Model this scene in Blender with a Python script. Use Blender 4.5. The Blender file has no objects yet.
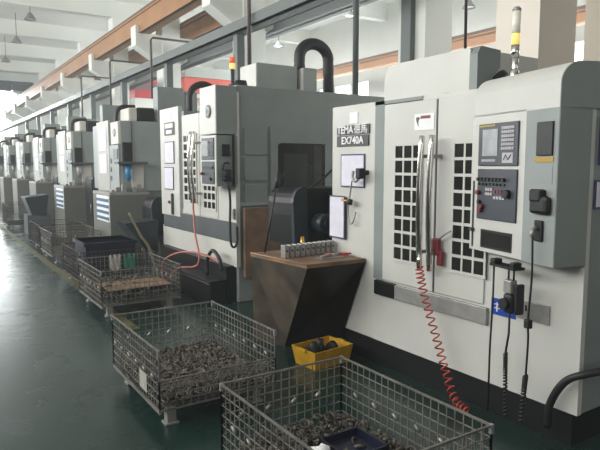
import bpy, bmesh, math, random
from mathutils import Matrix, Vector
random.seed(7)
PI = math.pi
scene = bpy.context.scene
COL = scene.collection

# ------------------------------------------------------------------ materials
def lin(c):
    c = c / 255.0
    return c / 12.92 if c <= 0.04045 else ((c + 0.055) / 1.055) ** 2.4

def mat(name, rgb, rough=0.5, metal=0.0, vary=0.12, scale=6.0, bump=0.0, emit=0.0, rgb2=None, alpha=1.0):
    m = bpy.data.materials.new(name); m.use_nodes = True
    nt = m.node_tree; b = nt.nodes['Principled BSDF']
    c = [lin(v) for v in rgb]
    c2 = [lin(v) for v in rgb2] if rgb2 else [v * (1 - vary) for v in c]
    tc = nt.nodes.new('ShaderNodeTexCoord')
    n = nt.nodes.new('ShaderNodeTexNoise'); n.inputs['Scale'].default_value = scale
    n.inputs['Detail'].default_value = 5.0
    nt.links.new(tc.outputs['Object'], n.inputs['Vector'])
    r = nt.nodes.new('ShaderNodeValToRGB')
    r.color_ramp.elements[0].position = 0.35; r.color_ramp.elements[1].position = 0.68
    r.color_ramp.elements[0].color = (*c2, 1); r.color_ramp.elements[1].color = (*c, 1)
    nt.links.new(n.outputs['Fac'], r.inputs['Fac'])
    nt.links.new(r.outputs['Color'], b.inputs['Base Color'])
    b.inputs['Roughness'].default_value = rough
    b.inputs['Metallic'].default_value = metal
    if emit:
        b.inputs['Emission Color'].default_value = (*c, 1)
        b.inputs['Emission Strength'].default_value = emit
    if bump:
        bp = nt.nodes.new('ShaderNodeBump'); bp.inputs['Strength'].default_value = bump
        nt.links.new(n.outputs['Fac'], bp.inputs['Height']); nt.links.new(bp.outputs['Normal'], b.inputs['Normal'])
    return m

M = {
 'white': mat('white_paint', (196, 196, 189), 0.42, vary=0.10, scale=2.5),
 'cream': mat('cream_paint', (196, 193, 182), 0.5, vary=0.08, scale=2),
 'grey': mat('grey_green_paint', (130, 138, 135), 0.5, vary=0.14, scale=3),
 'grey2': mat('mid_grey_paint', (142, 149, 146), 0.5, vary=0.12, scale=3),
 'band': mat('slate_band_paint', (78, 84, 86), 0.5),
 'sheet': mat('sheet_grey', (104, 106, 98), 0.5, vary=0.12, scale=2),
 'black': mat('black_base', (13, 15, 17), 0.45, vary=0.3),
 'rubber': mat('black_rubber', (22, 23, 25), 0.55, vary=0.2, scale=20),
 'steel': mat('brushed_steel', (160, 159, 155), 0.4, 0.35, vary=0.2, scale=14),
 'chrome': mat('chrome', (225, 222, 215), 0.14, 1.0, vary=0.05),
 'wire': mat('galvanised_wire', (150, 147, 140), 0.45, 0.55, vary=0.45, scale=9),
 'wire_dark': mat('dark_wire', (92, 88, 82), 0.5, 0.55, vary=0.5, scale=9),
 'glass': mat('dark_window', (40, 42, 38), 0.15, vary=0.35, scale=9),
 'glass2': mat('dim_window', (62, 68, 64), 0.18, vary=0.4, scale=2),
 'screen': mat('grey_screen', (160, 165, 166), 0.25, vary=0.35, scale=9, emit=0.08),
 'bezel': mat('dark_bezel', (62, 66, 74), 0.4),
 'key': mat('light_key', (182, 180, 182), 0.5),
 'red': mat('red_plastic', (120, 36, 44), 0.45),
 'redhose': mat('red_hose', (176, 62, 52), 0.4),
 'orangehose': mat('orange_hose', (182, 100, 88), 0.4),
 'yellow': mat('yellow_plastic', (196, 150, 22), 0.45, vary=0.3, scale=12),
 'blue': mat('blue_plate', (22, 66, 160), 0.4),
 'navy': mat('navy_plastic', (20, 25, 48), 0.4, vary=0.3),
 'paper': mat('white_paper', (214, 212, 224), 0.6, vary=0.1, scale=12),
 'frame_blue': mat('blue_sleeve_edge', (54, 60, 92), 0.5),
 'plate': mat('nameplate_grey', (66, 66, 70), 0.5),
 'letter': mat('white_letter', (232, 232, 230), 0.5),
 'brown': mat('brown_board', (132, 104, 78), 0.7, vary=0.3, scale=5, rgb2=(98, 78, 60)),
 'rust': mat('rusty_dark_sheet', (92, 82, 68), 0.5, 0.1, vary=0.45, scale=4, rgb2=(56, 52, 48)),
 'dsheet': mat('dark_oiled_sheet', (34, 34, 35), 0.35, 0.45, vary=0.4, scale=5),
 'teal': mat('dark_teal_paint', (46, 58, 64), 0.4, vary=0.25),
 'alu': mat('aluminium_block', (170, 168, 164), 0.4, 0.5, vary=0.3, scale=40),
 'part': mat('grimy_metal_parts', (116, 109, 98), 0.6, 0.3, vary=0.6, scale=18, rgb2=(56, 51, 46)),
 'amber': mat('amber_lens', (250, 215, 120), 0.3, emit=.6, vary=0.05),
 'amber2': mat('orange_lens', (215, 90, 50), 0.3, emit=.5, vary=0.05),
 'lens': mat('clear_lens', (222, 218, 205), 0.25, emit=0.1),
 'orange': mat('ochre_steel', (164, 118, 76), 0.55, vary=0.18, scale=1.5),
 'orange_d': mat('dark_rail', (92, 68, 54), 0.6),
 'tray': mat('grey_tray_steel', (96, 104, 102), 0.5, vary=0.15, scale=1),
 'colcream': mat('cream_plaster', (228, 220, 208), 0.8, vary=0.05, scale=0.8),
 'panel': mat('dull_panel', (168, 170, 164), 0.5),
 'conc': mat('white_plaster', (222, 225, 218), 0.8, vary=0.1, scale=0.6, bump=0.05),
 'conc_g': mat('grey_plaster', (170, 176, 170), 0.8, vary=0.1, scale=0.6),
 'pipe': mat('dark_pipe', (70, 60, 58), 0.5),
 'win': mat('bright_window', (244, 250, 252), 0.5, vary=0.02, emit=5),
 'win2': mat('side_window', (240, 246, 248), 0.5, vary=0.02, emit=2.6),
 'lampglow': mat('lamp_glow', (255, 255, 250), 0.5, vary=0.01, emit=6),
 'lampshade': mat('lamp_shade_metal', (140, 144, 142), 0.4, 0.4),
 'crane_red': mat('crane_red', (186, 44, 52), 0.5, vary=0.2, scale=1),
 'crane_org': mat('crane_orange_red', (206, 84, 62), 0.5, vary=0.2, scale=1),
 'yline': mat('worn_yellow_line', (98, 90, 48), 0.5, vary=0.4, scale=7, rgb2=(62, 68, 46)),
 'blue_drawer': mat('blue_drawer', (50, 98, 132), 0.45),
 'cyan': mat('blue_spindle', (30, 120, 170), 0.4),
 'green': mat('green_cloth', (52, 112, 92), 0.8, vary=0.3, scale=15),
 'cloth': mat('grey_white_cloth', (170, 168, 158), 0.8, vary=0.3, scale=15),
 'straw': mat('pale_yellow_stick', (128, 124, 88), 0.6),
 'brass': mat('brass', (196, 150, 70), 0.3, 0.8),
 'gold_label': mat('yellow_label', (170, 140, 50), 0.5),
}
# floor: glossy dark green epoxy
def floor_mat():
    m = bpy.data.materials.new('green_epoxy_floor'); m.use_nodes = True
    nt = m.node_tree; b = nt.nodes['Principled BSDF']
    tc = nt.nodes.new('ShaderNodeTexCoord')
    n = nt.nodes.new('ShaderNodeTexNoise'); n.inputs['Scale'].default_value = 0.9; n.inputs['Detail'].default_value = 7
    r = nt.nodes.new('ShaderNodeValToRGB')
    r.color_ramp.elements[0].position = .3; r.color_ramp.elements[1].position = .7
    r.color_ramp.elements[0].color = (lin(16), lin(40), lin(35), 1); r.color_ramp.elements[1].color = (lin(26), lin(52), lin(46), 1)
    nt.links.new(tc.outputs['Object'], n.inputs['Vector']); nt.links.new(n.outputs['Fac'], r.inputs['Fac'])
    nt.links.new(r.outputs['Color'], b.inputs['Base Color'])
    n2 = nt.nodes.new('ShaderNodeTexNoise'); n2.inputs['Scale'].default_value = 3; n2.inputs['Detail'].default_value = 4
    mr = nt.nodes.new('ShaderNodeMapRange'); mr.inputs['To Min'].default_value = .16; mr.inputs['To Max'].default_value = .36
    nt.links.new(tc.outputs['Object'], n2.inputs['Vector']); nt.links.new(n2.outputs['Fac'], mr.inputs['Value'])
    nt.links.new(mr.outputs['Result'], b.inputs['Roughness'])
    bp = nt.nodes.new('ShaderNodeBump'); bp.inputs['Strength'].default_value = .05
    nt.links.new(n2.outputs['Fac'], bp.inputs['Height']); nt.links.new(bp.outputs['Normal'], b.inputs['Normal'])
    return m
M['floor'] = floor_mat()

# ------------------------------------------------------------------ mesh builder
class MB:
    def __init__(s, T=None): s.v = []; s.f = []; s.sm = []; s.T = T
    def _p(s, p):
        p = Vector(p)
        return tuple(s.T @ p) if s.T is not None else tuple(p)
    def add(s, vs, fs, smooth=False):
        o = len(s.v); s.v += [s._p(v) for v in vs]
        for f in fs: s.f.append([i + o for i in f]); s.sm.append(smooth)
        return s
    def box(s, x0, x1, y0, y1, z0, z1, c=0.0):
        if x0 > x1: x0, x1 = x1, x0
        if y0 > y1: y0, y1 = y1, y0
        if z0 > z1: z0, z1 = z1, z0
        if c <= 0:
            vs = [(x, y, z) for x in (x0, x1) for y in (y0, y1) for z in (z0, z1)]
            return s.add(vs, [(0,1,3,2),(4,6,7,5),(0,4,5,1),(2,3,7,6),(0,2,6,4),(1,5,7,3)])
        c = min(c, (x1-x0)*.45, (y1-y0)*.45, (z1-z0)*.45)
        bm = bmesh.new(); bmesh.ops.create_cube(bm, size=1)
        for v in bm.verts:
            v.co = Vector(((x0+x1)/2 + v.co.x*(x1-x0), (y0+y1)/2 + v.co.y*(y1-y0), (z0+z1)/2 + v.co.z*(z1-z0)))
        bmesh.ops.bevel(bm, geom=bm.edges[:], offset=c, segments=2, affect='EDGES', profile=0.5)
        bm.verts.index_update()
        s.add([v.co[:] for v in bm.verts], [[v.index for v in f.verts] for f in bm.faces]); bm.free()
        return s
    def prism(s, pts, a0, a1, axis='x'):
        # pts: 2-D polygon; axis = extrusion axis
        def m(p, a):
            if axis == 'x': return (a, p[0], p[1])
            if axis == 'y': return (p[0], a, p[1])
            return (p[0], p[1], a)
        n = len(pts)
        vs = [m(p, a0) for p in pts] + [m(p, a1) for p in pts]
        fs = [tuple(range(n)), tuple(range(2*n-1, n-1, -1))] + [(i, (i+1) % n, n+(i+1) % n, n+i) for i in range(n)]
        return s.add(vs, fs)
    def tube(s, path, r, n=8, cap=True, closed=False):
        P = [Vector(p) for p in path]; N = len(P)
        rs = r if isinstance(r, (list, tuple)) else [r]*N
        up = None; vs = []
        for i in range(N):
            if closed: t = P[(i+1) % N] - P[i-1]
            else: t = P[min(i+1, N-1)] - P[max(i-1, 0)]
            t = t.normalized() if t.length > 1e-9 else Vector((0, 0, 1))
            if up is None:
                up = Vector((0, 0, 1)) if abs(t.z) < .9 else Vector((1, 0, 0))
            a = (up - t * up.dot(t))
            a = a.normalized() if a.length > 1e-6 else t.orthogonal().normalized()
            up = a; b = t.cross(a)
            for k in range(n):
                w = 2*PI*(k+.5)/n
                vs.append(tuple(P[i] + (a*math.cos(w) + b*math.sin(w))*rs[i]))
        fs = []
        for i in range(N if closed else N-1):
            j = (i+1) % N
            for k in range(n): fs.append((i*n+k, i*n+(k+1) % n, j*n+(k+1) % n, j*n+k))
        s.add(vs, fs, n > 4)
        if cap and not closed:
            o = len(s.v) - N*n
            s.f.append([o+k for k in range(n)][::-1]); s.sm.append(False)
            s.f.append([o+(N-1)*n+k for k in range(n)]); s.sm.append(False)
        return s
    def build(s, name, m, parent=None):
        me = bpy.data.meshes.new(name)
        off = Vector((0, 0, 0)); par = parent; 
        if parent is not None:
            off = Vector(parent['_w'])
        me.from_pydata([tuple(Vector(v) - off) for v in s.v], [], s.f)
        me.polygons.foreach_set('use_smooth', s.sm)
        bm = bmesh.new(); bm.from_mesh(me); bmesh.ops.recalc_face_normals(bm, faces=bm.faces[:]); bm.to_mesh(bm_target(me)); bm.free()
        me.materials.append(m)
        o = bpy.data.objects.new(name, me); COL.objects.link(o)
        o['_w'] = tuple(off)
        if parent is not None: o.parent = parent
        return o
def bm_target(me): return me

def tag(o, label=None, cat=None, group=None, kind=None):
    if label: o['label'] = label
    if cat: o['category'] = cat
    if group: o['group'] = group
    if kind: o['kind'] = kind
    return o
def thing(name, loc, label, cat, group=None):
    o = bpy.data.objects.new(name, None); COL.objects.link(o)
    o.location = loc; o['_w'] = tuple(loc); o.empty_display_size = .1
    return tag(o, label, cat, group)
def solo(name, mb, m, label, cat, group=None, kind=None):
    # one-mesh thing; origin moved to base centre
    xs = [v[0] for v in mb.v]; ys = [v[1] for v in mb.v]; zs = [v[2] for v in mb.v]
    c = ((min(xs)+max(xs))/2, (min(ys)+max(ys))/2, min(zs))
    mb.v = [(v[0]-c[0], v[1]-c[1], v[2]-c[2]) for v in mb.v]
    o = mb.build(name, m); o.location = c; o['_w'] = c
    return tag(o, label, cat, group, kind)
def struct(name, mb, m, parent=None):
    o = mb.build(name, m, parent)
    if parent is None: o['kind'] = 'structure'
    return o
KIDS = {}
def children(o): return [c for c in bpy.data.objects if c.parent == o]
def copy_tree(o, parent=None):
    c = o.copy(); COL.objects.link(c)
    if parent is not None: c.parent = parent
    for ch in children(o): copy_tree(ch, c)
    return c
def arc(cx, cy, r, a0, a1, n):
    return [(cx + r*math.cos(math.radians(a0+(a1-a0)*i/n)), cy + r*math.sin(math.radians(a0+(a1-a0)*i/n))) for i in range(n+1)]
def catm(pts, n=6):
    P = [Vector(p) for p in pts]; P = [P[0]*2-P[1]] + P + [P[-1]*2-P[-2]]; out = []
    for i in range(1, len(P)-2):
        for k in range(n):
            t = k/n; a, b, c, d = P[i-1], P[i], P[i+1], P[i+2]
            out.append(.5*((2*b)+(c-a)*t+(2*a-5*b+4*c-d)*t*t+(3*b-a-3*c+d)*t**3))
    out.append(P[-2]); return out
def helix(pts, R, r, turns):
    c = catm(pts, 24); n = turns*10; out = []
    for i in range(n+1):
        t = i/n*(len(c)-1); k = min(int(t), len(c)-2); p = c[k].lerp(c[k+1], t-k)
        d = (c[k+1]-c[k]).normalized(); a = d.orthogonal().normalized() if abs(d.z) < .3 else (Vector((1,0,0)) - d*d.x).normalized(); b = d.cross(a)
        w = 2*PI*turns*i/n
        out.append(p + (a*math.cos(w)+b*math.sin(w))*R)
    return out

def text_mesh(name, body, size, T, m, parent, depth=0.002, font_scale_x=1.0, off=.02):
    cu = bpy.data.curves.new(name, 'FONT'); cu.body = body; cu.size = size; cu.extrude = depth
    cu.align_x = 'CENTER'; cu.align_y = 'CENTER'; cu.offset = size*off
    o = bpy.data.objects.new(name, cu); COL.objects.link(o)
    dg = bpy.context.evaluated_depsgraph_get(); dg.update()
    me = bpy.data.meshes.new_from_object(o.evaluated_get(dg)); me.name = name
    bpy.data.objects.remove(o); bpy.data.curves.remove(cu)
    off = Vector(parent['_w'])
    for v in me.vertices:
        p = T @ Vector((v.co.x*font_scale_x, v.co.y, v.co.z)); v.co = p - off
    me.materials.clear(); me.materials.append(m)
    ob = bpy.data.objects.new(name, me); COL.objects.link(ob); ob['_w'] = tuple(off); ob.parent = parent
    return ob
def face_T(x, y, z):
    # text local x -> -Y, local y -> +Z, local z -> -X  (readable from the aisle)
    return Matrix(((0, 0, -1, x), (-1, 0, 0, y), (0, 1, 0, z), (0, 0, 0, 1)))

# ================================================================== SETTING
struct('floor', MB().box(-7, 16, -4, 52, -.1, 0), M['floor'])
struct('ceiling', MB().box(-7, 16, -4, 52, 7.6, 7.8), M['conc'])
COLY = [6.9 + 5.15*k for k in range(9)]
k = 0
for i, y in enumerate(COLY):
    if i >= 1:
        struct('trim_%d' % (i+1), MB().box(-7, 16, y-.22, y+.12, 7.0, 7.6), M['conc'])
# far wall with high bright window band
w = MB(); w.box(5.3, 16, 50, 50.3, 0, 3.9); w.box(-7, 16, 50, 50.3, 7.3, 7.6); w.box(6.4, 16, 50, 50.3, 3.9, 7.3)
wb = struct('wall_back', w, M['conc'])
wn = struct('window_1', MB().box(-7, 6.4, 50.1, 50.2, 0.1, 7.3), M['win'])  # glowing part below the band is added, out of view, for floor glare
fr = MB()
for i in range(9): fr.box(-7+i*1.67, -6.93+i*1.67, 50.02, 50.1, 3.9, 7.3)
fr.box(-7, 6.4, 50.02, 50.1, 5.5, 5.58)
fr.build('window_frame', M['conc_g'], wn)
# right wall of the neighbouring hall
w = MB(); w.box(15, 15.3, -4, 50, 0, 2.0); w.box(15, 15.3, -4, 50, 4.9, 7.6)
for i, y in enumerate(COLY): w.box(15, 15.3, y-.8, y+.8, 2.0, 4.9)
w.box(15, 15.3, -4, 6.1, 2.0, 4.9)
struct('wall_right', w, M['conc'])
for i in range(8):
    wn = struct('window_%d' % (i+2), MB().box(15.1, 15.2, COLY[i]+.8, COLY[i+1]-.8, 2.0, 4.9), M['win2'])
    f2 = MB()
    for j in range(4): f2.box(15.02, 15.1, COLY[i]+.8+j*1.16, COLY[i]+.86+j*1.16, 2.0, 4.9)
    f2.box(15.02, 15.1, COLY[i]+.8, COLY[i+1]-.8, 3.9, 3.96)
    f2.build('window_frame', M['conc_g'], wn)

# columns with corbels on both sides
def corbel_poly(s):  # XZ polygon; s=-1 aisle side
    cx0 = 6.2 if s < 0 else 6.75
    pts = [(cx0, 5.4), (cx0 + s*.68, 5.4), (cx0 + s*.68, 5.62), (cx0 + s*.78, 5.62), (cx0 + s*.78, 5.05), (cx0 + s*.05, 4.6), (cx0, 4.6)]
    return pts
colproto = thing('concrete_column', (6.5, COLY[0], 0), 'white concrete column with corbels behind the big gap between the two nearest white machines', 'column', 'column row behind the machines')
MB().box(6.2, 6.75, COLY[0]-.28, COLY[0]+.28, 0, 7.0).build('shaft', M['conc'], colproto)
for s in (-1, 1):
    c = MB(); pp = corbel_poly(s)
    c.prism(pp, COLY[0]-.22, COLY[0]+.22, 'y'); c.build('corbel', M['conc'], colproto)
clabels = [None, 'white concrete column rising behind the roof boxes of the second white machine',
 'white concrete column behind the grey open milling station next to the second white machine',
 'white concrete column whose corbel is second from the top left orange rail end',
 'third slanted corbel column along the orange rail, towards the bright window',
 'fourth slanted corbel column along the orange rail, towards the bright window',
 'fifth slanted corbel column along the orange rail, towards the bright window',
 'small hazy corbel column next to last before the bright end window',
 'smallest and farthest corbel column beside the bright end window']
for i in range(1, 9):
    c = copy_tree(colproto); c.location.y = COLY[i]; c['label'] = clabels[i]
colproto.location.y -= .42
solo('steel_post', MB().box(6.1, 6.19, 6.40, 6.60, 0, 4.55), M['tray'], 'grey steel post standing in front of the white column between the two nearest machines', 'post')
# near column in front, by the signal lamp
nc = MB().box(5.2, 5.82, 3.64, 4.16, 0, 7.0)
solo('concrete_column', nc, M['colcream'], 'cream square column directly behind the tall white signal lamp', 'column')
nc = MB().box(6.4, 6.9, 2.4, 3.9, 0, 7.0)
solo('concrete_column', nc, M['colcream'], 'cream column at the top right corner of the hall', 'column')

# crane runway rails
def runway(x0, x1, z0, z1, y0, y1, label):
    t = thing('crane_runway_beam', ((x0+x1)/2, y0, z0), label, 'crane beam')
    b = MB(); xm = (x0+x1)/2
    b.box(x0, x1, y0, y1, z0, z0+.04); b.box(x0, x1, y0, y1, z1-.05, z1); b.box(x0+.04, x0+.1, y0, y1, z0, z1)
    b.build('girder', M['orange'], t)
    MB().box(xm-.12, xm+.12, y0, y1, z1, z1+.1).build('rail', M['orange_d'], t)
runway(5.5, 5.84, 5.4, 5.95, -2, 49, 'long ochre crane runway beam resting on the near corbels')
runway(7.1, 7.4, 5.4, 5.95, -2, 49, 'ochre crane runway beam seen through the gap behind the near corbels')
runway(13.8, 14.15, 5.1, 5.4, -2, 49, 'far ochre crane runway beam across the neighbouring hall')
# overhead crane
t = thing('overhead_crane', (0, 40, 6.05), 'dark overhead crane bridge silhouetted against the bright end window', 'crane')
MB().box(-6.5, 6.2, 39.8, 40.3, 6.1, 6.7, .05).build('bridge_girder', M['teal'], t)
MB().box(4.9, 5.9, 39.3, 40.8, 6.07, 6.5, .08).build('end_truck', M['teal'], t)
MB().box(2.4, 3.6, 39.6, 40.5, 6.7, 7.0, .08).build('trolley', M['teal'], t)
# neighbouring hall: red crane girder and red truck
t = thing('overhead_crane', (8.8, 19.2, 4.0), 'orange red crane girder in the neighbouring hall', 'crane')
MB().box(7.7, 10.0, 19, 19.5, 4.1, 4.6).build('bridge_girder', M['crane_org'], t)
MB().box(7.7, 10.0, 18.97, 19, 4.6, 4.95).build('walkway_rail', M['conc_g'], t)
t = thing('hoist_unit', (7.7, 23.4, 0), 'red hoist cabin with grey stripe seen beyond the cable tray', 'hoist')
h = MB(); h.prism([(7.25, 4.25), (7.25, 4.95), (7.6, 5.2), (8.2, 5.2), (8.2, 4.25)], 23, 23.8, 'y'); h.build('cabin', M['crane_red'], t)
MB().prism([(7.25, 4.62), (7.8, 4.8), (8.2, 4.8), (8.2, 4.66), (7.25, 4.56)], 22.95, 23, 'y').build('stripe', M['tray'], t)
MB().box(7.25, 8.2, 23.05, 23.6, 0, 4.25).build('skirt', M['conc'], t)

# cable tray and second steel beam
t = thing('cable_tray', (4.9, -2, 3.97), 'long grey steel cable tray running above the row of machines', 'cable tray')
b = MB(); b.box(4.9, 5.15, -2, 49, 3.97, 4.01); b.box(4.9, 4.93, -2, 49, 3.97, 4.18); b.box(5.12, 5.15, -2, 49, 3.97, 4.18)
b.build('channel', M['tray'], t)
for i in range(8):
    y = 9.75 + 3.6*i
    MB().box(4.95, 5.1, y-.08, y+.08, 2.2, 3.97).build('post', M['tray'], t)
b = MB(); b.box(6.9, 7.2, -2, 45, 4.6, 4.64); b.box(6.9, 7.2, -2, 45, 4.86, 4.9); b.box(7.0, 7.06, -2, 45, 4.6, 4.9); 
solo('steel_beam', b, M['tray'], 'grey steel beam passing behind the white columns', 'beam')
# thin conduits
cl = ['thin dark conduit bent over the cable tray above the grey milling station',
      'thin dark conduit bent over the tray, second along the row', 'thin dark conduit bent over the tray, third and smallest']
for i, y in enumerate((13.9, 17.5, 21.1)):
    p = MB().tube([(4.8, y, 3.2), (4.8, y, 4.58), (4.85, y, 4.64), (6.1, y, 4.64)], .028, 6)
    solo('conduit', p, M['pipe'], cl[i], 'pipe', 'conduits over the cable tray')
solo('hanging_pipe', MB().tube([(4.84, 9.0, 2.9), (4.84, 9.0, 7.0)], .035, 8), M['pipe'], 'thin red brown pipe hanging from the ceiling above the second white machine', 'pipe')
solo('hanging_pipe', MB().tube([(5.25, 6.6, 2.5), (5.25, 6.6, 7.6)], .045, 8), M['tray'], 'grey vertical pipe right of the black hose arch', 'pipe')
solo('hanging_pipe', MB().tube([(4.5, 3.95, 2.3), (4.42, 3.95, 7.6)], .015, 6), M['pipe'], 'thin cord hanging over the cover of the nearest machine', 'pipe')

# high-bay lamps
def highbay(x, y, z, label, on=False):
    t = thing('high_bay_lamp', (x, y, z), label, 'ceiling lamp', 'ceiling lamps')
    prof = [(.05, .24), (.08, .2), (.18, .04), (.2, 0)]
    vs = []; fs = []; n = 16
    for r, h in prof:
        for k in range(n): vs.append((x+r*math.cos(2*PI*k/n), y+r*math.sin(2*PI*k/n), z+h))
    for i in range(len(prof)-1):
        for k in range(n): fs.append((i*n+k, i*n+(k+1) % n, (i+1)*n+(k+1) % n, (i+1)*n+k))
    MB().add(vs, fs, True).build('shade', M['lampshade'], t)
    MB().tube([(x, y, z+.22), (x, y, 7.6)], .012, 6).build('rod', M['pipe'], t)
    MB().tube([(x, y, z+.03), (x, y, z+.08)], .14, 14).build('bulb', M['lampglow'] if on else M['lens'], t)
highbay(3.45, 22.2, 6.55, 'unlit hanging bell lamp nearest the top left corner')
highbay(3.5, 26.0, 6.45, 'unlit hanging bell lamp second along the aisle ceiling')
highbay(3.6, 30.4, 6.35, 'unlit hanging bell lamp, farthest and smallest of three on the aisle ceiling')
highbay(12.6, 16.2, 6.65, 'lit ceiling lamp high above the black hose arch', True)
highbay(12.3, 20.4, 6.3, 'lit ceiling lamp left of the black hose arch near the column', True)
highbay(15.0-.9, 12.3, 6.3, 'lamp on short arms above the far ochre beam at the top right')

# yellow floor line
yl = MB().box(1.62, 1.72, 5.5, 30, .001, .004)
struct('trim_20', yl, M['yline'])

# ================================================================== MACHINES
def window_grid(parent, x, y0, y1, z0, z1, cols, rows, gm, wm, bar=.014, d=.006):
    g = MB().box(x-d, x+.002, y0, y1, z0, z1); go = g.build('window', gm, parent)
    b = MB(); e = bar*.8
    for i in range(cols+1):
        y = y0 + (y1-y0)*i/cols; b.box(x-d-.006, x-d+.001, y-bar*.6, y+bar*.6, z0-e, z1+e)
    for j in range(rows+1):
        z = z0 + (z1-z0)*j/rows; b.box(x-d-.0055, x-d+.001, y0-e, y1+e, z-bar*.8, z+bar*.8)
    b.build('grille', wm, go)
    return go
def bar_handle(parent, x, y, z0, z1, r=.022, bow=.05):
    zm = (z0+z1)/2; p = []
    for i in range(17):
        t = i/16; p.append((x - .09 - bow*math.sin(PI*t), y, z0+(z1-z0)*t))
    h = MB().tube(p, r, 12)
    o = h.build('handle', M['chrome'], parent)
    for z in (z0+.12, z1-.14): MB().box(x-.11, x, y-.012, y+.012, z-.012, z+.012).build('bracket', M['steel'], o)
    return o
def sleeve(x, y0, y1, z0, z1, label, tilt=0.0, name='document_sleeve'):
    t = thing(name, (x, (y0+y1)/2, z0), label, 'document', 'framed documents on the machines')
    T = Matrix.Translation((x, y1, z0)) @ Matrix.Rotation(tilt, 4, 'Z') @ Matrix.Translation((-x, -y1, -z0)) if tilt else None
    b = MB(T).box(x-.008, x, y0, y1, z0, z1); b.build('frame', M['frame_blue'], t)
    e = .012
    MB(T).box(x-.0105, x-.007, y0+e, y1-e, z0+e, z1-e).build('sheet', M['paper'], t)
    return t

# ---------------- machine 1 (nearest)
m1 = thing('machining_center', (3.0, 2.9, 0), 'nearest large white machining centre with double doors and long chrome handles', 'machine')
X = 3.0
b = MB(); b.box(3.03, 4.9, 1.76, 4.06, .2, 2.05, .01); b.build('body', M['grey'], m1)
b = MB(); b.box(3.02, 4.8, 1.8, 4.0, 0, .21); b.build('base', M['black'], m1)
# white skin of the front: bottom apron, right column, seam frame
b = MB(); b.box(3.0, 3.04, 1.76, 3.52, .2, .70); b.box(3.0, 3.04, 1.76, 2.44, .70, 2.06)
b.build('front_skin', M['white'], m1)
MB().box(2.998, 3.045, 3.515, 4.08, .20, 2.09, .006).build('service_panel', M['white'], m1)
b = MB(); b.box(2.99, 3.04, 3.40, 3.505, .70, 2.085); b.box(2.99, 3.04, 3.0, 3.515, 2.06, 2.085); b.build('door_frame', M['grey'], m1)
MB().box(3.045, 3.3, 3.0, 4.05, 2.05, 2.09).build('roof_edge', M['grey'], m1)
MB().box(2.995, 3.33, 2.40, 3.0, 2.045, 2.082).build('roof_ledge', M['white'], m1)
MB().box(2.972, 3.0, 2.38, 3.46, .58, .69, .004).build('kick_rail', M['steel'], m1)
MB().box(2.965, 3.0, 3.24, 3.47, .585, .695, .004).build('rail_end', M['black'], m1)
for (a, c, wy0, wy1, hy) in ((2.862, 3.40, 2.985, 3.265, 2.905), (2.42, 2.85, 2.41, 2.69, 2.81)):
    d = MB().box(2.988, 3.03, a, c, .705, 2.055, .006).build('door', M['white'], m1)
    window_grid(d, 2.988, wy0, wy1, .885, 1.75, 3, 8, M['glass'], M['white'], .0125)
    bar_handle(d, 2.988, hy, .875, 1.80, .02, .02)
MB().box(2.985, 3.0, 2.85, 2.862, .71, 2.05).build('door_seam', M['band'], m1)
# warning sticker on the left door
b = MB().box(2.984, 2.989, 2.88, 3.07, 1.845, 1.96); st = b.build('warning_sticker', M['letter'], m1)
MB().box(2.982, 2.985, 2.915, 3.01, 1.925, 1.945).build('red_mark', M['red'], st)
b = MB(); b.prism([(3.03, 1.87), (3.05, 1.91), (3.055, 1.935), (3.03, 1.94), (3.015, 1.93), (3.03, 1.91)], 2.982, 2.985, 'x'); b.build('figure_mark', M['bezel'], st)
# nameplates
pl_ = MB().box(2.986, 3.0, 3.575, 4.0, 1.85, 1.925).build('nameplate', M['plate'], m1)
pl2 = MB().box(2.986, 3.0, 3.585, 4.0, 1.755, 1.842).build('nameplate', M['plate'], m1)
text_mesh('lettering', 'TEMA', .088, face_T(2.985, 3.885, 1.8875), M['letter'], pl_, font_scale_x=.95)
text_mesh('lettering', '德馬', .088, face_T(2.985, 3.68, 1.8875), M['letter'], pl_, off=.004)
text_mesh('lettering', 'EX740A', .084, face_T(2.985, 3.79, 1.799), M['letter'], pl2, font_scale_x=1.02)
MB().box(2.993, 3.0, 3.73, 3.835, 1.94, 2.03).build('white_sticker', M['letter'], m1)

# wedge-shaped control column, frame: s along wedge (0 at its left edge), d outward, z up
ang = math.atan2(-.2873, -.9578)
ux, uy = -.2517, -.9678; nx, ny = -.9678, .2517
Wd = Matrix(((ux, nx, 0, 2.9795), (uy, ny, 0, 2.5525), (0, 0, 1, 0), (0, 0, 0, 1)))
L = .767
cc = MB(); 
# white column body (plan polygon)
P0 = (2.984, 2.57); 
def wp(s, d=0): v = Wd @ Vector((s, d, 0)); return (v.x, v.y)
body = MB().prism([wp(.02), wp(.518), (3.02, wp(.518)[1]+.02), (3.0, 2.535)], 1.06, 1.91, 'z')
body.build('control_column', M['white'], m1)
# rounded header
hp = [(0, 1.90), (0, 2.02)] + [(-.13 + .13*math.cos(math.radians(a)), 2.02 + .12*math.sin(math.radians(a))) for a in range(10, 91, 10)] + [(-.42, 2.15), (-.42, 1.90)]
# prism along s: local coords (s, d, z)
def sprism(poly, s0, s1):
    m_ = MB(Wd); n = len(poly)
    vs = [(s0, p[0], p[1]) for p in poly] + [(s1, p[0], p[1]) for p in poly]
    fs = [tuple(range(n)), tuple(range(2*n-1, n-1, -1))] + [(i, (i+1) % n, n+(i+1) % n, n+i) for i in range(n)]
    return m_.add(vs, fs)
sprism(hp, .035, L-.002).build('header_cover', M['white'], m1)
hp2 = [(p[0]-.001, p[1]-.001 if p[1] > 1.95 else p[1]) for p in hp]
sprism(hp2, L-.002, L+.004).build('header_end', M['grey'], m1)
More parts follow.
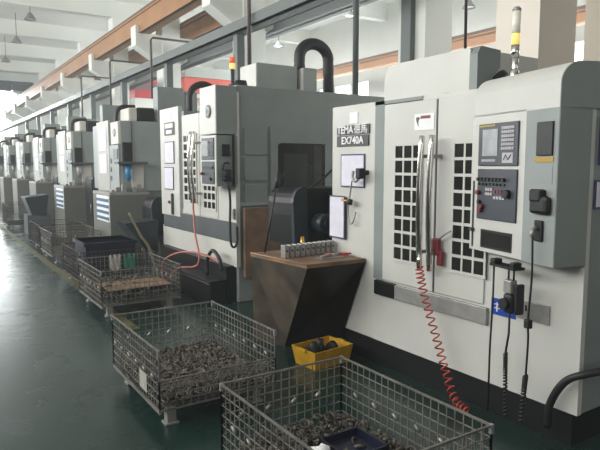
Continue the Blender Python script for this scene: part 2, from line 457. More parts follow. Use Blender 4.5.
# grey electrical box right of the controls
gb = MB().prism([wp(.518, 0), wp(L, 0), (3.0, 1.765), (3.03, 2.02)], 1.055, 1.90, 'z').build('electrical_box', M['grey2'], m1)
MB().prism([(wp(L)[0]+.002, wp(L)[1]-.004), (3.0, 1.757), (3.0, 1.768), (wp(L)[0]+.002, wp(L)[1]+.002)], 1.055, 1.90, 'z').build('box_side', M['grey'], gb)
# CNC display
dp = MB(Wd).box(.10, .468, 0, .012, 1.595, 1.85, .004).build('display_unit', M['bezel'], m1)
MB(Wd).box(.145, .29, .012, .015, 1.655, 1.815).build('screen', M['screen'], dp)
MB(Wd).box(.11, .26, .012, .0135, 1.832, 1.843).build('label_strip', M['gold_label'], dp)
kb = MB(Wd)
for i in range(6):
    for j in range(6): kb.box(.325+.019*i, .339+.019*i, .012, .016, 1.69+.024*j, 1.706+.024*j)
kb.build('keypad', M['key'], dp)
kb = MB(Wd)
for i in range(8): kb.box(.14+.017*i, .152+.017*i, .012, .015, 1.62, 1.635)
kb.build('soft_keys', M['key'], dp)
b = MB(Wd); b.box(.335, .43, .012, .014, 1.612, 1.672); b.build('arrow_keys', M['key'], dp)
b = MB(Wd); b.tube([(.35, .016, 1.63), (.37, .016, 1.66), (.39, .016, 1.63), (.415, .016, 1.66)], .003, 4); b.build('arrow_marks', M['bezel'], dp)
# operator board
ob = MB(Wd).box(.10, .468, 0, .012, 1.265, 1.575, .004).build('operator_board', M['bezel'], m1)
kb = MB(Wd)
for i in range(8):
    MB(Wd).tube([(.125+.034*i, .012, 1.512), (.125+.034*i, .032, 1.512)], .011, 8).build('knob', M['black'], ob)
    kb.box(.115+.034*i, .13+.034*i, .012, .02, 1.475, 1.49)
kb.build('toggle_row', M['black'], ob)
kb = MB(Wd)
for i, (s_, z_) in enumerate([(.125, 1.43), (.15, 1.32), (.165, 1.345)]): MB(Wd).tube([(s_, .012, z_), (s_, .035, z_)], .014, 10).build('emergency_button' if i == 0 else 'red_button', M['red'], ob)
for i in range(3): kb.box(.27+.028*i, .29+.028*i, .012, .02, 1.43, 1.45)
kb.build('red_buttons', M['red'], ob)
kb = MB(Wd)
for i in range(3):
    for j in range(2): kb.box(.19+.024*i, .207+.024*i, .012, .018, 1.415+.028*j, 1.432+.028*j)
for i in range(4): kb.box(.27+.028*i, .29+.028*i, .012, .018, 1.395, 1.412)
kb.build('small_keys', M['key'], ob)
b = MB(Wd); b.tube([(.40, .012, 1.43), (.40, .04, 1.43)], .026, 12); b.build('rotary_dial', M['black'], ob); MB(Wd).tube([(.135, .012, 1.37), (.135, .03, 1.37)], .013, 8).build('knob', M['black'], ob)
# keyboard slot, hook tray
b = MB(Wd); b.box(.138, .435, 0, .004, 1.085, 1.20, .0015); sl = b.build('recess_slot', M['black'], m1)
b = MB(Wd); b.box(.155, .42, .004, .006, 1.10, 1.185); b.build('recess_glass', M['glass'], sl)
b = MB(Wd); b.box(.315, .53, -.02, .06, 1.0, 1.015); b.box(.315, .36, 0, .06, 1.01, 1.045, .008); b.box(.49, .53, 0, .06, 1.01, 1.045, .008); b.build('hook_tray', M['black'], m1)
# small lock and slide rod left of the slot
b = MB(Wd); b.tube([(.06, .0, 1.19), (.06, .03, 1.19)], .012, 8); b.box(.05, .058, 0, .008, 1.08, 1.5); b.build('latch', M['bezel'], m1)
# details on the electrical box
b = MB(Wd); b.box(.615, .735, 0, .012, 1.65, 1.83, .004); b.build('vent_louvre', M['black'], gb)
MB(Wd).box(.60, .74, 0, .004, 1.615, 1.642).build('yellow_label', M['gold_label'], gb)
MB(Wd).box(.585, .735, 0, .002, 1.50, 1.595).build('printed_plate', M['grey2'], gb)
b = MB(Wd); b.box(.61, .745, 0, .045, 1.335, 1.435, .02); b.box(.615, .70, 0, .05, 1.40, 1.47, .012); b.build('handwheel_holder', M['black'], gb)
b = MB(Wd); b.box(.63, .69, 0, .018, 1.185, 1.30, .006); b.build('socket', M['black'], gb)
MB(Wd).tube([(.655, .018, 1.26), (.657, .05, 1.245), (.662, .055, 1.21)], .012, 8).build('plug', M['alu'], gb)
# blue stickers, steel plate
b = MB().box(2.994, 3.0, 2.18, 2.36, .66, .765); bs = b.build('blue_sticker', M['blue'], m1)
b = MB()
for yy in (2.315, 2.225): b.box(2.992, 2.995, yy-.02, yy+.02, .70, .705); b.box(2.992, 2.995, yy-.004, yy+.004, .68, .74); b.box(2.992, 2.995, yy-.02, yy+.02, .725, .73)
b.build('white_marks', M['letter'], bs)
b = MB().box(2.99, 3.0, 1.95, 2.165, .675, .79, .003); o_ = b.build('steel_plate', M['steel'], m1)
MB().box(2.987, 2.991, 2.10, 2.11, .73, .765).build('slot', M['black'], o_)
# signal lamp
sl = MB().tube([(3.22, 2.42, 2.12), (3.22, 2.42, 2.2), (3.22, 2.42, 2.205), (3.22, 2.42, 2.22), (3.22, 2.42, 2.28)], [.03, .03, .018, .018, .026], 14).build('signal_lamp', M['chrome'], m1)
MB().tube([(3.22, 2.42, 2.28), (3.22, 2.42, 2.36)], .026, 14).build('chrome_band', M['chrome'], sl)
MB().tube([(3.22, 2.42, 2.36), (3.22, 2.42, 2.43)], .026, 14).build('amber_lens', M['amber'], sl)
MB().tube([(3.22, 2.42, 2.43), (3.22, 2.42, 2.57)], .026, 14).build('clear_lens', M['lens'], sl)
MB().tube([(3.22, 2.42, 2.57), (3.22, 2.42, 2.583), (3.22, 2.42, 2.595)], [.028, .028, .016], 14).build('cap', M['steel'], sl)
# telescopic cover on the roof
poly = [(3.78, 2.08), (3.78, 2.32)] + [(3.78-.1+.1*math.cos(math.radians(a)), 2.32+.09*math.sin(math.radians(a))) for a in (20, 45, 70)] + [(3.64, 2.425), (2.87, 2.43), (2.87, 2.08)]
tc_ = MB().prism(poly, 3.32, 4.1, 'x').build('spindle_cover', M['white'], m1)
poly = [(3.315, 2.09), (3.315, 2.38)] + [(3.35, 2.435), (3.56, 2.425), (3.56, 2.3), (3.45, 2.2), (3.40, 2.09)]
MB().prism(poly, 2.80, 2.87, 'y').build('cover_end', M['grey'], tc_)
MB().tube(catm([(3.5, 2.83, 2.1), (3.52, 2.8, 2.2), (3.6, 2.8, 2.25), (3.62, 2.84, 2.1)], 5), .035, 10).build('duct', M['black'], tc_)
b = MB(); b.box(3.28, 3.31, 3.02, 3.09, 2.09, 2.13, .004); b.box(3.28, 3.31, 2.86, 2.92, 2.09, 2.12, .004); b.build('clip', M['pipe'], tc_)

# framed documents
sleeve(2.997, 3.63, 3.945, 1.415, 1.69, 'framed white document under the model sign of the nearest machine')
sleeve(2.985, 3.86, 4.09, .975, 1.34, 'tilted framed white sheet hanging low at the left edge of the nearest machine', -.04)
# documents on the grey side face (face -Y)
for (x0, z0, z1, lab) in ((3.075, 1.60, 1.86, 'upper blue edged document cut off by the right frame edge'), (3.05, 1.36, 1.52, 'lower blue edged document on grey side wall at the right frame edge')):
    t = thing('document_sleeve', (x0+.1, 1.76, z0), lab, 'document', 'framed documents on the machines')
    MB().box(x0, x0+.25, 1.75, 1.759, z0, z1).build('frame', M['frame_blue'], t)
    MB().box(x0+.012, x0+.238, 1.747, 1.751, z0+.012, z1-.012).build('sheet', M['paper'], t)

# air valve on the service panel
t = thing('air_valve', (2.95, 3.64, 1.47), 'grey air gun valve with cord hanging on hook beside the framed document', 'air valve')
b = MB(); b.tube([(3.0, 3.60, 1.54), (2.93, 3.61, 1.54)], .02, 8); b.box(2.90, 2.96, 3.585, 3.64, 1.49, 1.575, .01); b.build('valve_body', M['rubber'], t)
MB().tube(catm([(2.93, 3.62, 1.50), (2.92, 3.66, 1.47), (2.92, 3.70, 1.50), (2.93, 3.70, 1.55)], 5), .013, 8).build('lever', M['steel'], t)
b = MB().tube(catm([(2.92, 3.70, 1.49), (2.95, 3.77, 1.33), (2.96, 3.80, 1.22), (2.955, 3.77, 1.12), (2.95, 3.72, 1.14), (2.96, 3.70, 1.22)], 6), .006, 6); b.build('cord', M['steel'], t)
b = MB(); b.tube([(2.95, 3.735, 1.295), (2.925, 3.76, 1.30)], .026, 10); b.build('knob', M['rubber'], t)
b = MB().tube([(2.925, 3.76, 1.30), (2.915, 3.83, 1.315)], .010, 8); b.build('tip', M['brass'], t)

# red coiled air hose with air gun
t = thing('coiled_air_hose', (2.8, 2.85, 0), 'red coiled air hose hanging from the chrome handles of the nearest machine', 'hose')
MB().tube(helix([(2.85, 2.86, .90), (2.86, 2.84, .78), (2.87, 2.78, .60), (2.88, 2.70, .40), (2.88, 2.62, .22), (2.84, 2.5, .08), (2.80, 2.36, .05)], .026, .006, 24), .0055, 6).build('hose', M['redhose'], t)
MB().tube([(2.85, 2.86, .985), (2.85, 2.86, .90)], .012, 8).build('coupling', M['chrome'], t)
t = thing('air_gun', (2.93, 2.80, .96), 'dark red air blow gun hooked beside the chrome door handles', 'air gun')
b = MB(); b.box(2.93, 2.965, 2.765, 2.83, .98, 1.10, .012); b.box(2.94, 2.965, 2.74, 2.79, .91, 1.02, .01); b.build('grip', M['red'], t)
MB().tube([(2.945, 2.78, 1.09), (2.93, 2.70, 1.14), (2.92, 2.645, 1.165)], .006, 6).build('nozzle', M['steel'], t)

# hand pendant with cables
t = thing('hand_pendant', (2.85, 2.25, .75), 'grey and black handwheel pendant hanging on cables under the keyboard slot', 'pendant')
def W3(s, d, z): v = Wd @ Vector((s, d, z)); return tuple(v)
b = MB(Wd @ Matrix.Translation((.035, 0, 0))); b.box(.41, .475, .01, .06, .86, .94, .008); b.build('grey_housing', M['alu'], t)
b = MB(Wd @ Matrix.Translation((.035, 0, 0))); b.box(.405, .48, .01, .06, .74, .86, .02); b.tube([(.44, .06, .80), (.44, .085, .80)], .033, 14); b.box(.48, .505, -.02, .04, .74, .92, .01); b.build('handwheel', M['rubber'], t)
b = MB(); b.tube([W3(.035+.42, .03, .94), W3(.035+.42, .03, 1.0), W3(.035+.465, .03, 1.0), W3(.035+.465, .03, .94)], .006, 6); b.build('hanger', M['rubber'], t)
b = MB(); b.tube([W3(.035+.44, .03, .75), W3(.035+.44, .03, .62), W3(.035+.43, .04, .5)], .007, 6)
b.tube(helix([W3(.035+.43, .04, .5), W3(.035+.435, .04, .36), W3(.035+.45, .04, .12)], .009, .004, 22), .006, 5); b.build('cable', M['rubber'], t)
MB().tube([W3(.345, .05, 1.0), W3(.345, .05, .8), W3(.345, .06, .5), W3(.345, .06, .1)], .0065, 6).build('straight_cable', M['rubber'], t)
t = thing('power_cable', (2.78, 1.9, .1), 'black cable dropping from the socket on the grey box to a coiled end', 'cable')
MB().tube(catm([W3(.662, .05, 1.22), W3(.67, .05, 1.0), W3(.655, .05, .75), W3(.65, .04, .62), W3(.63, .03, .40)], 6), .0065, 6).build('cable', M['rubber'], t)
MB().tube(helix([W3(.63, .03, .42), W3(.62, .03, .32), W3(.61, .03, .14)], .010, .004, 16), .007, 5).build('coil', M['rubber'], t)
MB(Wd).box(.635, .672, .03, .065, .70, .75, .006).build('plug', M['rubber'], t)
# hose loop at lower right
solo('rubber_hose', MB().tube(catm([(2.94, 1.90, .1), (2.93, 1.88, .25), (2.93, 1.80, .40), (2.96, 1.70, .47), (3.1, 1.60, .50), (3.3, 1.5, .5)], 6), .022, 8), M['rubber'], 'thick black hose curling round the lower right corner of the nearest machine', 'hose')

# ---------------- hopper table left of machine 1
t = thing('chip_hopper', (2.95, 4.3, 0), 'dark steel hopper bench with brown top beside the nearest machine', 'hopper')
top = [(2.42, 3.61), (2.985, 3.60), (2.985, 4.10), (3.2, 4.12), (3.2, 4.39), (2.35, 4.38)]
TZ = .845
fl, fr_, bl, br_ = (2.62, 4.26), (2.985, 3.96), (2.49, 4.58), (3.1, 4.58)
MB().add([(*fl, .0), (*fr_, .0), (*top[1], TZ-.03), (*top[0], TZ-.03)], [(0, 1, 2, 3)]).build('hopper_front', M['dsheet'], t)
MB().add([(*fl, 0), (*bl, 0), (*top[5], TZ-.03), (*top[0], TZ-.03)], [(0, 1, 2, 3)]).build('hopper_side', M['rust'], t)
MB().add([(*bl, 0), (*br_, 0), (*top[4], TZ-.03), (*top[5], TZ-.03)], [(0, 1, 2, 3)]).build('hopper_back', M['rust'], t)
MB().prism(top, TZ-.03, TZ, 'z').build('bench_top', M['brown'], t)
MB().tube([(2.35, 4.38, TZ), (2.42, 3.61, TZ)], .006, 6).build('edge_trim', M['orange'], t)
for i in range(10):
    f = i/9; cx = 2.45+.50*f; cy = 3.98+.05*f; z = TZ
    t_ = thing('aluminium_bracket', (cx, cy, z), 'one of the small grey machined blocks standing in a row on the brown hopper top', 'machined part', 'machined parts in a row on the hopper')
    b = MB(); b.box(cx-.018, cx+.018, cy-.035, cy+.035, z, z+.105, .005); b.build('block', M['alu'], t_)
    MB().tube([(cx, cy-.036, z+.06), (cx, cy-.034, z+.06)], .011, 10).build('bore', M['bezel'], t_)
b = MB(); b.box(2.66, 2.95, 3.74, 3.86, TZ+.001, TZ+.008); solo('steel_plate', b, M['alu'], 'thin grey plate under the tools on the hopper top', 'plate')
for i, (cx, cy, r) in enumerate(((2.76, 3.79, .2), (2.86, 3.82, -.5))):
    T = Matrix.Translation((cx, cy, TZ+.008)) @ Matrix.Rotation(r, 4, 'Z')
    b = MB(T); b.tube([(-.10, 0, .012), (.04, .01, .012)], .010, 8); b.box(.04, .10, -.012, .022, .002, .022, .003); b.tube([(.10, .005, .012), (.12, .02, .012)], .008, 6)
    solo('wrench', b, (M['alu'], M['redhose'])[i], ('steel hand tool lying on the brown hopper top next to the machined parts', 'reddish hand tool lying nearest the right corner of the hopper top')[i], 'tool')

# chip conveyor head (shared design)
def conveyor(x, y, z, label):
    t = thing('chip_conveyor', (x+.3, y+.3, 0), label, 'conveyor')
    prof = [(x+.02, z), (x, z+.3)] + [(x+.14+.14*math.cos(math.radians(a)), z+.42+.15*math.sin(math.radians(a))) for a in range(180, 80, -20)] + [(x+.9, z+.56), (x+.9, z+.0)]
    MB().prism(prof, y+.05, y+.55, 'y').build('head_casing', M['black'], t)
    p2 = [(x-.02, z), (x-.03, z+.3)] + [(x+.1+.14*math.cos(math.radians(a)), z+.43+.16*math.sin(math.radians(a))) for a in range(180, 60, -20)] + [(x+.14, z+.0)]
    MB().prism(p2, y, y+.05, 'y').build('side_guard', M['teal'], t)
    mo = MB().tube([(x+.28, y+.02, z+.22), (x+.28, y-.14, z+.22)], .1, 14).build('motor', M['teal'], t)
    MB().tube([(x+.28, y-.14, z+.22), (x+.28, y-.17, z+.22)], .06, 12).build('motor_cap', M['black'], mo)
    b = MB(); 
    for i in range(4): b.box(x+.42, x+.88, y-.0, y+.05, z+.1+i*.11, z+.13+i*.11)
    b.box(x+.40, x+.44, y-.01, y+.05, z+.05, z+.52); b.build('rib_plate', M['dsheet'], t)
    MB().prism([(x+.2, z), (x+.75, z), (x+1.0, .02), (x+.35, .02)], y+.1, y+.5, 'y').build('leg_chute', M['dsheet'], t)
    MB().tube(catm([(x+.2, y+.1, z+.55), (x+.4, y+.12, z+.66), (x+.6, y+.15, z+.78), (x+.9, y+.2, z+.84)], 5), .012, 6).build('cable', M['rubber'], t)
    return t
conveyor(3.06, 4.75, .80, 'black chip conveyor head with motor behind the brown hopper top')
solo('grease_brush', MB().tube([(2.80, 4.25, .845), (2.80, 4.25, .97)], [.02, .016], 10), M['brass'], 'small brass coloured bottle standing behind the row of machined parts', 'bottle')
t = thing('black_rod', (2.46, 4.33, .845), 'thin black wand leaning upright beside the chip conveyor', 'wand')
MB().tube([(2.46, 4.33, .846), (2.60, 4.34, 1.46)], .009, 6).build('rod', M['rubber'], t)
b = MB(); b.tube([(2.587, 4.34, 1.40), (2.612, 4.34, 1.53)], .018, 8); b.tube([(2.60, 4.34, 1.46), (2.67, 4.34, 1.53)], .008, 6); b.build('grip', M['rubber'], t)

# yellow tray with black parts
t = thing('yellow_bin', (2.8, 4.0, 0), 'open yellow plastic bin on the floor in front of the hopper', 'bin')
o8 = [(2.53, 3.98), (2.56, 3.72), (2.98, 3.82), (3.0, 4.1)]
T = Matrix.Translation((2.66, 3.74, 0)) @ Matrix.Rotation(.1, 4, 'Z') @ Matrix.Diagonal((.82, .82, 1.0, 1))
b = MB(T); x1, y1, h = .22, .15, .15
def wall(b, pts_b, pts_t): b.add([(*p, .005) for p in pts_b] + [(*p, h) for p in pts_t], [(0, 1, 3, 2)])
ob_ = [(-x1, -y1), (x1, -y1), (x1, y1), (-x1, y1)]; ot = [(-x1-.03, -y1-.03), (x1+.03, -y1-.03), (x1+.03, y1+.03), (-x1-.03, y1+.03)]
vs = [(*p, .0) for p in ob_] + [(*p, h) for p in ot] + [(p[0]*.95, p[1]*.94, h) for p in ot] + [(p[0]*.94, p[1]*.94, .012) for p in ob_]
fs = [(3, 2, 1, 0)]
for i in range(4):
    j = (i+1) % 4
    fs += [(i, j, 4+j, 4+i), (4+i, 4+j, 8+j, 8+i), (8+i, 8+j, 12+j, 12+i)]
fs.append((12, 13, 14, 15))
b.add(vs, fs); b.build('tray_shell', M['yellow'], t)
for s_ in (-1, 1): MB(T).box(s_*(x1+.02), s_*(x1+.045), -.05, .05, .13, .155, .004).build('grip_lip', M['yellow'], t)
for i, (dx, dy, dz) in enumerate(((-.12, .01, .07), (.0, .05, .075), (.11, -.03, .075))):
    q = MB(T @ Matrix.Translation((dx, dy, .015+.0)))
    q.tube([(-.04, 0, .08), (.02, .01, .085)], [.06, .068], 14); q.tube([(.0, 0, .08), (.02, .0, .17 if i < 2 else .13)], [.048, .03], 12)
    solo('cast_part', q, M['rubber'], ('black lumpy casting at the left end of the yellow bin', 'black lumpy casting at the back of the yellow bin', 'black lumpy casting in the middle of the yellow bin')[i], 'casting', 'black castings in the yellow bin')

# ---------------- machine 2
m2 = thing('machining_center', (3.0, 7.1, 0), 'second white machining centre, taller, with grey windowed side wall and round emblem', 'machine')
b = MB(); b.box(3.04, 4.9, 6.40, 8.30, .4, 2.26, .01); b.build('body', M['grey'], m2)
# tall right module with side face towards the camera
b = MB(); b.box(3.03, 5.5, 5.95, 6.40, .0, 2.50, .01); b.build('side_module', M['grey'], m2)
b = MB(); b.box(3.0, 3.05, 5.93, 6.40, .42, 2.42); b.box(3.0, 3.05, 6.40, 8.34, .42, .72); b.box(3.0, 3.05, 6.40, 7.55, .93, 1.0); b.build('front_skin', M['white'], m2)
MB().box(2.995, 3.05, 5.935, 8.30, .70, .94, .004).build('lower_band', M['band'], m2)
MB().box(2.9, 4.8, 6.0, 8.2, 0, .43).build('base', M['black'], m2)
MB().box(2.985, 3.05, 7.62, 8.34, .88, 2.40, .006).build('service_panel', M['white'], m2)
MB().box(3.02, 3.3, 7.50, 7.62, .9, 2.33).build('panel_return', M['grey'], m2)
for (a, c, wy0, wy1, wz0, wz1, hy, rows) in ((6.93, 7.50, 7.02, 7.44, 1.12, 2.0, 6.98, 8), (6.40, 6.92, 6.44, 6.80, 1.05, 1.38, None, 3)):
    d = MB().box(2.99, 3.04, a, c, .95, 2.26, .006).build('door', M['white'], m2)
    window_grid(d, 2.99, wy0, wy1, wz0, wz1, 3, rows, M['glass'], M['white'], .02)
    if hy: bar_handle(d, 2.99, hy, 1.12, 2.02, .018, .04); bar_handle(d, 2.99, hy-.11, 1.12, 2.02, .018, .04)
# protruding control column
cb = MB().box(2.76, 3.02, 5.935, 6.35, 1.36, 1.93).build('control_box', M['white'], m2)
MB().box(2.764, 3.02, 5.925, 5.937, 1.36, 1.93).build('box_side', M['grey'], cb)
hb = MB().box(2.76, 3.02, 5.935, 6.36, 1.945, 2.48, .006).build('head_box', M['white'], m2)
MB().box(2.766, 3.02, 5.925, 5.937, 1.945, 2.475).build('box_side', M['grey'], hb)
em = MB().tube([(2.75, 6.12, 2.2), (2.76, 6.12, 2.2)], .075, 18).build('emblem', M['teal'], hb)
b = MB().tube([(2.748, 6.12+.045*math.cos(a*PI/8), 2.2+.045*math.sin(a*PI/8)) for a in range(16)], .007, 6, closed=True); b.tube([(2.748, 6.12, 2.15), (2.748, 6.12, 2.25)], .007, 6); b.build('emblem_mark', M['letter'], em)
dp = MB().box(2.748, 2.76, 5.975, 6.31, 1.66, 1.905, .004).build('display_unit', M['bezel'], cb)
MB().box(2.744, 2.749, 6.12, 6.29, 1.70, 1.875).build('screen', M['screen'], dp)
b = MB()
for i in range(4):
    for j in range(6): b.box(2.744, 2.749, 6.00+.025*i, 6.018+.025*i, 1.70+.028*j, 1.716+.028*j)
b.build('keypad', M['band'], dp)
ob = MB().box(2.748, 2.76, 5.975, 6.31, 1.385, 1.64, .004).build('operator_board', M['bezel'], cb)
MB().box(2.738, 2.749, 6.0, 6.25, 1.56, 1.585).build('toggle_row', M['black'], ob); MB().tube([(2.748, 6.06, 1.44), (2.73, 6.06, 1.44)], .02, 8).build('rotary_dial', M['black'], ob)
MB().tube([(2.748, 6.28, 1.50), (2.72, 6.28, 1.50)], .018, 8).build('emergency_button', M['red'], ob)
MB().box(2.83, 2.92, 5.91, 5.926, 1.70, 1.83, .003).build('vent_louvre', M['black'], cb)
b = MB(); b.box(2.955, 2.975, 5.90, 5.93, 1.36, 1.93); b.build('corner_post', M['black'], cb)
b = MB(); b.box(2.82, 2.93, 5.86, 5.925, 1.42, 1.55, .02); b.tube([(2.86, 5.86, 1.5), (2.86, 5.83, 1.5)], .04, 12); b.tube(catm([(2.82, 5.9, 1.55), (2.84, 5.89, 1.62), (2.9, 5.89, 1.62)], 4), .012, 6); b.build('handwheel', M['rubber'], cb)
t = thing('pendant_cable', (2.88, 5.88, .8), 'black cable looping down from the control box of the second white machine', 'cable')
MB().tube(catm([(2.88, 5.88, 1.43), (2.90, 5.88, 1.2), (2.89, 5.87, .95), (2.90, 5.87, .72), (2.94, 5.87, .67), (2.98, 5.88, .73), (2.99, 5.90, .9)], 6), .014, 6).build('cable', M['rubber'], t)
MB().box(2.97, 3.0, 5.945, 5.99, .98, 1.1, .004).build('socket', M['steel'], m2)
# papers and sign on the panel
pn = MB().box(2.975, 2.986, 7.76, 8.14, 2.02, 2.2).build('nameplate', M['plate'], m2)
MB().box(2.972, 2.976, 7.8, 8.1, 2.12, 2.18).build('lettering', M['letter'], pn)
MB().box(2.972, 2.976, 7.84, 8.06, 2.04, 2.09).build('lettering', M['letter'], pn)
MB().box(2.98, 2.986, 7.85, 8.02, 2.22, 2.32).build('white_sticker', M['letter'], m2)
sleeve(2.983, 7.78, 8.14, 1.62, 1.93, 'upper framed sheet on the left panel of the second white machine')
sleeve(2.983, 7.82, 8.18, 1.25, 1.57, 'lower framed sheet on the left panel of the second white machine')
b = MB(); b.tube([(2.985, 8.0, 1.07), (2.96, 8.0, 1.07)], .022, 8); b.build('red_button', M['red'], m2)
b = MB(); b.box(2.95, 2.985, 7.84, 7.88, .9, 1.2, .01); b.build('lever', M['bezel'], m2)
# side wall: panels, window
b = MB(); b.box(3.12, 3.42, 5.935, 5.95, 1.72, 2.02); b.box(3.12, 3.42, 5.935, 5.95, 1.42, 1.68); b.box(3.12, 3.42, 5.935, 5.95, 1.16, 1.38, .004)
b.build('side_panels', M['grey'], m2)
MB().box(3.05, 3.5, 5.93, 5.95, 1.13, 1.17).build('side_ledge', M['grey2'], m2)
b = MB(); b.box(3.47, 4.5, 5.93, 5.95, 1.86, 2.05); b.box(3.47, 3.56, 5.93, 5.95, .8, 1.86); b.box(4.25, 4.5, 5.93, 5.95, .8, 1.86); b.build('window_frame', M['grey'], m2)
rr = [(3.56+.04, .82), (4.25, .82), (4.25, 1.80)] + [(4.19+.06*math.cos(math.radians(a)), 1.80+.06*math.sin(math.radians(a))) for a in (20, 50, 80)] + [(3.62+.06*math.cos(math.radians(a)), 1.80+.06*math.sin(math.radians(a))) for a in (95, 130, 165)] + [(3.56, .82)]
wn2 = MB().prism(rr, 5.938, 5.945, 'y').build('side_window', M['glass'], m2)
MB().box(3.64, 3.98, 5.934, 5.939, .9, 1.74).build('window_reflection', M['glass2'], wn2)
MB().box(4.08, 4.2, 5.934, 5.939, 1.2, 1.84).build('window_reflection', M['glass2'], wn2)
b = MB().box(3.08, 3.60, 5.87, 5.92, .30, 1.11, .004)
solo('wooden_board', b, M['brown'], 'brown board leaning on the grey side wall of the second white machine', 'board')
# roof boxes, hose arch, lamp
rb = MB().box(3.60, 4.20, 6.50, 6.95, 2.26, 2.88, .01).build('roof_box', M['grey2'], m2)
MB().box(3.592, 3.602, 6.51, 6.94, 2.3, 2.87).build('box_face', M['white'], rb)
rb = MB().box(4.27, 4.48, 6.45, 6.75, 2.26, 2.87, .01).build('roof_box', M['grey2'], m2)
MB().box(4.262, 4.272, 6.46, 6.74, 2.3, 2.86).build('box_face', M['white'], rb)
p = [(4.30, 6.6, 2.86), (4.30, 6.6, 3.02)] + [(4.535-.235*math.cos(math.radians(a)), 6.6, 3.02+.2*math.sin(math.radians(a))) for a in range(15, 170, 15)] + [(4.77, 6.6, 3.0), (4.78, 6.6, 2.52)]
P_ = catm(p, 4); rs = [.072 + (.006 if i % 2 else 0) for i in range(len(P_))]
solo('flexible_duct', MB().tube(P_, rs, 14), M['rubber'], 'thick black flexible duct arching over the roof boxes of the second white machine', 'duct')
lp = MB().tube([(3.2, 6.38, 2.5), (3.2, 6.38, 2.56), (3.2, 6.38, 2.57), (3.2, 6.38, 2.74)], [.05, .05, .02, .025], 10).build('signal_lamp', M['bezel'], m2)
MB().tube([(3.2, 6.38, 2.74), (3.2, 6.38, 2.81)], .034, 12).build('amber_lens', M['amber'], lp)
MB().tube([(3.2, 6.38, 2.81), (3.2, 6.38, 2.88)], .034, 12).build('orange_lens', M['amber2'], lp)
MB().tube([(3.33, 6.42, 2.5), (3.33, 6.42, 2.62)], [.1, .07], 10).build('roof_fitting', M['black'], m2)
p = [(3.62+.22*math.cos(math.radians(a)), 8.2, 2.58+.22*math.sin(math.radians(a))) for a in range(180, -20, -15)]
solo('flexible_duct', MB().tube(catm([(3.4, 8.2, 2.262)] + p + [(3.84, 8.2, 2.262)], 2), .05, 10), M['rubber'], 'black hose arch behind the left panel of the second white machine', 'duct')
# things around machine 2 base
t = thing('coolant_tank', (2.7, 6.4, 0), 'low black coolant tank in front of the second white machine', 'tank')
MB().box(2.68, 2.89, 6.0, 7.3, 0, .26, .02).build('tank_box', M['black'], t)
MB().box(2.67, 2.895, 5.98, 7.32, .26, .28, .005).build('lid', M['dsheet'], t)
solo('rubber_hose', MB().tube(catm([(2.85, 6.42, .28), (2.85, 6.42, .45), (2.85, 6.27, .59), (2.85, 6.08, .52), (2.86, 6.04, .38)], 6), .022, 8), M['rubber'], 'black hose loop standing on the low coolant tank', 'hose')
solo('air_hose', MB().tube(catm([(2.9, 6.95, 1.15), (2.9, 6.93, .95), (2.86, 6.8, .72), (2.80, 6.55, .50), (2.78, 6.6, .36), (2.66, 6.9, .30), (2.62, 7.1, .15)], 6), .012, 6), M['orangehose'], 'orange air hose hanging below the door handle of the second machine', 'hose')
solo('air_hose', MB().tube(catm([(2.87, 6.05, .46), (2.80, 6.45, .53), (2.70, 6.9, .50), (2.64, 7.3, .36), (2.62, 7.4, .18), (2.63, 7.3, .05)], 6), .012, 6), M['orangehose'], 'orange air hose trailing across the black coolant tank', 'hose')
conveyor(2.95, 8.6, .52, 'black chip conveyor head left of the second white machine')
t = thing('scrap_chute', (2.7, 8.6, 0), 'dark triangular scrap chute behind the wire basket with brown sheet', 'chute')
MB().add([(2.45, 8.4, .75), (2.95, 8.4, .78), (2.95, 8.9, .78), (2.45, 8.9, .75), (2.75, 8.45, .35), (2.95, 8.45, .3), (2.95, 8.85, .3), (2.75, 8.85, .35)], [(0, 1, 2, 3), (4, 5, 1, 0), (5, 6, 2, 1), (6, 7, 3, 2), (7, 4, 0, 3), (7, 6, 5, 4)]).build('hopper_shell', M['teal'], t)
for x_, y_ in ((2.78, 8.5), (2.93, 8.5), (2.78, 8.8), (2.93, 8.8)): MB().box(x_-.015, x_+.015, y_-.015, y_+.015, 0, .4).build('leg', M['teal'], t)

# ---------------- machine 3 type: small grey milling station, repeated along the row
m3 = thing('milling_station', (3.0, 11.0, 0), 'grey open milling station with blue spindle left of the second white machine', 'machine', 'grey milling stations along the wall')
MB().box(2.84, 4.6, 9.85, 11.7, 1.15, 2.34, .01).build('column_body', M['grey2'], m3)
MB().box(2.9, 4.6, 9.87, 11.7, 0, 1.15).build('lower_body', M['sheet'], m3)
MB().box(3.5, 3.98, 9.86, 10.1, 2.34, 2.95, .01).build('roof_cabinet', M['grey'], m3)
MB().box(4.03, 4.25, 9.9, 10.1, 2.34, 2.9, .01).build('roof_cabinet', M['grey'], m3)
hd = MB().box(2.80, 2.85, 9.86, 10.30, 1.95, 2.33, .01).build('spindle_head', M['cream'], m3)
MB().tube([(2.79, 10.08, 2.15), (2.80, 10.08, 2.15)], .07, 14).build('emblem', M['bezel'], hd)
MB().box(3.02, 3.03, 9.835, 9.85, 1.2, 2.33).build('panel_seam', M['band'], m3)
MB().box(2.80, 2.85, 9.86, 10.42, 1.16, 1.94).build('control_panel', M['grey2'], m3)
MB().box(2.79, 2.805, 9.9, 10.15, 1.70, 1.87, .003).build('display', M['bezel'], m3)
for z in (1.33, 1.48, 1.63): MB().box(2.79, 2.805, 10.3, 10.38, z, z+.08).build('gauge', M['bezel'], m3)
MB().box(2.86, 3.02, 9.80, 9.85, 1.66, 1.98, .006).build('tool_magazine', M['black'], m3)
MB().box(2.72, 3.22, 9.62, 9.85, 1.615, 1.655, .004).build('guard_bar', M['band'], m3)
